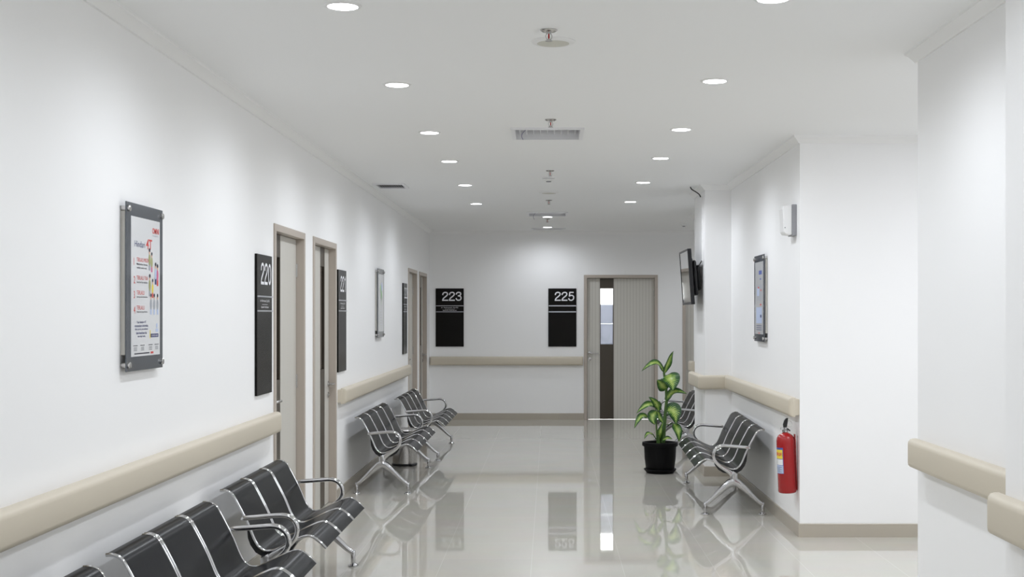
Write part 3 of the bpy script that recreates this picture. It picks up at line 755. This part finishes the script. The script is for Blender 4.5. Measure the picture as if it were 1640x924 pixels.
# ------------------------------------------------------------------ fire extinguisher
t = thing('fire_extinguisher', 'red fire extinguisher hung on the wall below the handrail at the corner', 'fire extinguisher', (1.795, 9.655, 0.318), 0, rot=(0, math.radians(-2.2), 0))
R = 0.068
obj('cylinder_body', MB().lathe([(R-0.014,0),(R-0.004,0.004),(R,0.014),(R,0.395),(R-0.004,0.415),(R-0.016,0.435),(R-0.034,0.447),(0.020,0.452),(0.017,0.462)], 40), M['extred'], t, angle=60)
obj('valve_head', MB().lathe([(0.018,0.455),(0.022,0.458),(0.022,0.472),(0.015,0.478),(0.015,0.492)], 20).box(-0.032,0.014,-0.009,0.009,0.476,0.494), M['alu'], t)
mb = MB().rings([[(-0.012,y,0.492),(-0.014,y,0.515),(-0.004,y,0.545),(0.010,y,0.562),(0.026,y,0.564),(0.022,y,0.535),(0.016,y,0.505),(0.012,y,0.492)] for y in (-0.010,0.010)])
obj('squeeze_lever', mb, M['blackpl'], t, bevel=0.003)
mb = MB().rings([[(0.014,y,0.480),(0.014,y,0.492),(0.040,y,0.470),(0.036,y,0.460)] for y in (-0.009,0.009)])
obj('carry_handle', mb, M['blackpl'], t, bevel=0.002)
obj('safety_ring', MB().tube([(0.033+0.021*math.cos(2*PI*k/20), -0.004, 0.518+0.024*math.sin(2*PI*k/20)) for k in range(21)], 0.0014, 6, cap=False), M['steel'], t)
obj('wall_bracket', BOX(R-0.004,R+0.008,-0.012,0.012,0.335,0.40).box(R-0.001,R+0.005,-0.02,0.02,0.02,0.44), M['extred'], t, smooth=False)
def patch(a0, a1, z0, z1, rr, n=10):
    mb = MB(); rings = []
    for i in range(n+1):
        a = math.radians(a0+(a1-a0)*i/n)
        rings.append([(rr*math.cos(a), rr*math.sin(a), z) for z in (z0, z1)])
    return mb.rings(rings, closed=False, cap0=False, cap1=False)
A0, A1 = 142, 242
lb_ = obj('printed_label', patch(A0, A1, 0.150, 0.345, R+0.0006), M['pblue'], t)
lb_['label'] = 'blue, yellow and white instruction label'
obj('yellow_field', patch(A0+4, A1-4, 0.262, 0.330, R+0.0010), M['pyellow'], lb_)
obj('white_field', patch(A0+4, A1-4, 0.215, 0.258, R+0.0010), M['paper'], lb_)
obj('pale_field', patch(A0+4, A1-2, 0.153, 0.212, R+0.0010), M['plblue'], lb_)
tm = text_mb('FIRE', 0.026, 0.095, 0, 0, 0, 'CENTER', 0.03)
mb = MB(); mb.add(tm, lambda p: ((R+0.0015)*math.cos(math.radians(197)+p[0]/R), (R+0.0015)*math.sin(math.radians(197)+p[0]/R), 0.283+p[2]))
obj('label_lettering', mb, M['red'], lb_, smooth=False)
mb = MB()
for k in range(5): mb.add(patch(A0+14, A1-12-(k%2)*14, 0.162+0.009*k, 0.1645+0.009*k, R+0.0014, 6))
obj('instruction_text', mb, M['ink'], lb_, smooth=False)

# ------------------------------------------------------------------ waste bin between the benches
t = thing('pedal_bin', 'round stainless steel pedal bin on the floor between two benches', 'bin', (-1.60, 14.14, 0), math.radians(20))
r = 0.132
obj('base_ring', MB().lathe([(r+0.006,0),(r+0.008,0.004),(r+0.008,0.020),(r+0.002,0.026)], 40), M['blackpl'], t)
obj('bin_body', MB().lathe([(r,0.024),(r,0.362)], 44, cap=False), M['steel'], t)
obj('top_rim', MB().lathe([(r-0.004,0.360),(r+0.004,0.362),(r+0.005,0.378),(r-0.004,0.382)], 44, cap=False), M['blackpl'], t)
obj('bin_lid', MB().lathe([(r+0.004,0.380),(r+0.006,0.386),(r+0.002,0.398),(r-0.03,0.408),(0.05,0.413),(0.01,0.414)], 44), M['steel'], t)
mb = MB().box(0.03,0.08,-r-0.050,-r+0.01,0.008,0.018); mb.box(0.03,0.08,-r-0.055,-r-0.040,0.008,0.026)
obj('foot_pedal', mb, M['blackpl'], t, smooth=False, bevel=0.003)

# ------------------------------------------------------------------ television on the column
tv = thing('wall_television', 'black flat television on a bracket on the side of the white column', 'television', (1.452, 13.66, 2.055), -PI/2, rot=(math.radians(4), 0, -PI/2+math.radians(0.0)))
w2, h2 = 0.42, 0.290
obj('housing', BOX(-w2,w2,0.0,0.035,-h2,h2).box(-w2+0.12,w2-0.12,0.035,0.055,-h2+0.1,h2-0.1), M['tvblack'], tv, smooth=False, bevel=0.006)
mb = MB(); q = 0.02
for (p,qq,rr,s) in ((-w2,w2,-h2,-h2+0.026),(-w2,w2,h2-q,h2),(-w2,-w2+q,-h2+0.026,h2-q),(w2-q,w2,-h2+0.026,h2-q)): mb.box(p,qq,-0.006,0.002,rr,s)
obj('bezel', mb, M['tvblack'], tv, smooth=False, bevel=0.002)
obj('screen', BOX(-w2+q,w2-q,-0.002,0.001,-h2+0.026,h2-q), M['screen'], tv, smooth=False)
obj('mount_plate', BOX(0.08,0.36,0.045,0.085,-0.20,0.17).box(0.06,0.30,0.085,0.125,-0.15,0.12), M['blackpl'], tv, smooth=False, bevel=0.02)
tc_ = thing('television_cable', 'black cable end at the ceiling running into pale trunking down the column to the television', 'cable', (1.59, 13.34, 2.2))
def rel(pts): return [Vector(p)-Vector((1.59, 13.34, 2.2)) for p in pts]
obj('black_cable', MB().tube(rel(smooth_path([(1.575,13.34,2.885),(1.56,13.345,2.915),(1.52,13.35,2.945),(1.485,13.355,2.968),(1.47,13.36,2.994)], 6)), 0.006, 8), M['blackpl'], tc_)
obj('cable_trunking', BOX(-0.004,0.0098,-0.007,0.007,0.02,0.69), M['white'], tc_, smooth=False)
obj('black_cable', MB().tube(rel(smooth_path([(1.588,13.34,2.225),(1.575,13.335,2.20),(1.555,13.33,2.17),(1.54,13.33,2.12)], 5)), 0.006, 8), M['blackpl'], tc_)

# ------------------------------------------------------------------ potted plant
PY = 13.45
def P(cx, cy, dy=0.0):
    """point of the plant: crop coordinates measured on the photograph, at the pot's distance"""
    x = 1000+cx/4.2; y = 550+cy/4.2; Y = PY+dy
    return Vector(((x-880)*PY/F, Y, H-(y-504)*PY/F))
pl = thing('potted_dumb_cane', 'green variegated dumb cane plant in a black pot beside the bench', 'potted plant', (P(240,0).x, PY, 0))
O = Vector((P(240,0).x, PY, 0))
obj('pot', MB().lathe([(0.140,0.035),(0.150,0.05),(0.163,0.15),(0.168,0.25),(0.170,0.282),(0.186,0.284),(0.190,0.300),(0.186,0.322),(0.172,0.324),(0.165,0.318),(0.160,0.285)], 44, cap=True), M['pot'], pl, angle=50)
obj('saucer', MB().lathe([(0.138,0.0),(0.142,0.004),(0.165,0.032),(0.172,0.040),(0.168,0.044),(0.155,0.034),(0.135,0.030)], 44), M['pot'], pl, angle=50)
obj('soil', MB().lathe([(0.164,0.288),(0.10,0.296),(0.03,0.300),(0.004,0.301)], 32), M['soil'], pl)
def stem_(pts, r): return obj('stem', MB().tube([p-O for p in smooth_path(pts, 5)], r if not isinstance(r, tuple) else [r[0]+(r[1]-r[0])*i/((len(pts)-1)*5) for i in range((len(pts)-1)*5+1)], 10), M['stem'], pl, angle=60)
stem_([P(262,668),P(268,560),P(276,470),P(283,390),P(281,310),P(272,240),P(266,195)], (0.022,0.012))
stem_([P(222,668,-0.03),P(216,600,-0.03),P(212,520,-0.03),P(212,455,-0.02)], (0.011,0.007))
stem_([P(240,668,0.03),P(246,600,0.02),P(258,540,0.01)], (0.018,0.010))
stem_([P(232,668,-0.04),P(225,610,-0.05)], (0.013,0.008))
def leaf(base, mid, tip, w, nrm_, stem=None, fold=0.22, wpos=0.42):
    A, C = base, tip; B = mid*2-(base+tip)*0.5
    n = 16; m = 4; mb = MB(); mb.uv = []
    nh = Vector(nrm_).normalized()
    for i in range(n+1):
        s = i/n; p = A*(1-s)**2+B*2*s*(1-s)+C*s*s; d = ((B-A)*(1-s)+(C-B)*s).normalized()
        side = d.cross(nh)
        if side.length < 1e-4: side = d.cross(Vector((0.3,-1,0.2)))
        side.normalize(); nn = side.cross(d).normalized()
        ww = w*0.56*(math.sin(PI*min(1, s**0.72))**0.75 if 0 < s < 1 else 0.02)*(1-0.12*s)
        for j in range(-m, m+1):
            u = j/m
            q = p+side*ww*u+nn*(abs(u)**1.3*fold*ww)+nn*0.006*math.sin(9*s+3*u)*abs(u)
            mb.v.append(tuple(q-O)); mb.uv.append((0.5+0.5*u, s))
    c = 2*m+1
    for i in range(n):
        for j in range(c-1): mb.face((i*c+j, i*c+j+1, (i+1)*c+j+1, (i+1)*c+j))
    lf = obj('leaf', mb, M['leaf'], pl, angle=80)
    if stem is not None:
        obj('leaf_stalk', MB().tube([q-O for q in smooth_path([stem, (stem+base)*0.5+Vector((0,0,-0.006)), base], 4)], 0.005, 8), M['stem'], lf)
    return lf
V = Vector
px = PY/F/4.2      # metres per crop pixel
leaf(P(268,203), P(292,130,-0.03), P(330,50,-0.02), 52*px, (0.75,-0.9,0.2))
leaf(P(265,195), P(205,128,-0.05), P(110,184,-0.10), 46*px, (0.25,-0.75,0.75))
leaf(P(285,212,-0.02), P(308,245,-0.10), P(318,312,-0.14), 122*px, (0.1,-1,0.35), P(270,235))
leaf(P(284,310,0.0), P(250,275,-0.05), P(216,243,-0.07), 78*px, (-0.2,-1,0.1))
leaf(P(277,392), P(330,322,-0.05), P(412,335,-0.10), 54*px, (-0.25,-0.8,0.65))
leaf(P(285,450,-0.03), P(325,455,-0.10), P(338,537,-0.14), 108*px, (0.15,-1,0.3), P(278,470))
leaf(P(325,535,-0.06), P(352,580,-0.13), P(358,652,-0.14), 56*px, (0.1,-1,0.1), P(272,545))
leaf(P(225,452,-0.03), P(210,400,-0.08), P(158,356,-0.10), 50*px, (-0.35,-0.9,0.2), P(212,458,-0.02))
leaf(P(232,450,0.02), P(238,415,0.04), P(240,388,0.04), 30*px, (0.6,-0.8,0.2))
leaf(P(208,425,-0.03), P(150,408,-0.08), P(76,466,-0.10), 48*px, (0.2,-0.75,0.7), P(212,470,-0.02))
leaf(P(214,455,-0.04), P(185,490,-0.09), P(200,540,-0.11), 68*px, (-0.2,-1,0.2))
leaf(P(152,492,-0.05), P(105,490,-0.09), P(60,566,-0.12), 46*px, (-0.2,-0.8,0.6), P(212,500,-0.03))
leaf(P(188,606,-0.07), P(152,600,-0.11), P(126,636,-0.13), 26*px, (-0.1,-0.7,0.7), P(222,650,-0.04))
leaf(P(252,650,-0.04), P(285,632,-0.08), P(316,636,-0.11), 30*px, (0.1,-0.8,0.6))
leaf(P(236,650,0.0), P(240,590,-0.04), P(262,520,-0.04), 40*px, (-0.5,-0.9,0.1))
leaf(P(262,540,0.0), P(232,478,0.05), P(218,455,0.08), 34*px, (-0.3,-0.9,0.3))

# ------------------------------------------------------------------ lamp of the back room, world, camera
l = bpy.data.lights.new('back_room_lamp', 'AREA'); l.energy = 160; l.size = 1.2; l.color = (0.97, 0.98, 1)
o = bpy.data.objects.new('back_room_lamp', l); COL.objects.link(o); o.location = (1.0, 21.8, 2.9)
w = bpy.data.worlds.new('World'); scn.world = w; w.use_nodes = True
w.node_tree.nodes['Background'].inputs[0].default_value = (0.5, 0.5, 0.5, 1); w.node_tree.nodes['Background'].inputs[1].default_value = 0.02

cam = bpy.data.cameras.new('camera'); co = bpy.data.objects.new('camera', cam); COL.objects.link(co)
co.location = (0, 0, H); co.rotation_euler = (PI/2, 0, 0)
cam.sensor_width = 36; cam.sensor_fit = 'HORIZONTAL'; cam.lens = F/1640*36
cam.shift_x = (820-880)/1640; cam.shift_y = (504-462)/1640
cam.clip_start = 0.05; cam.clip_end = 100
scn.camera = co
scn.view_settings.view_transform = 'Standard'; scn.view_settings.look = 'None'
scn.view_settings.exposure = 0.0; scn.view_settings.gamma = 1.0
scn.cycles.max_bounces = 16; scn.cycles.diffuse_bounces = 14; scn.cycles.glossy_bounces = 6
scn.cycles.sample_clamp_indirect = 6.0
scn.cycles.caustics_reflective = False; scn.cycles.caustics_refractive = False
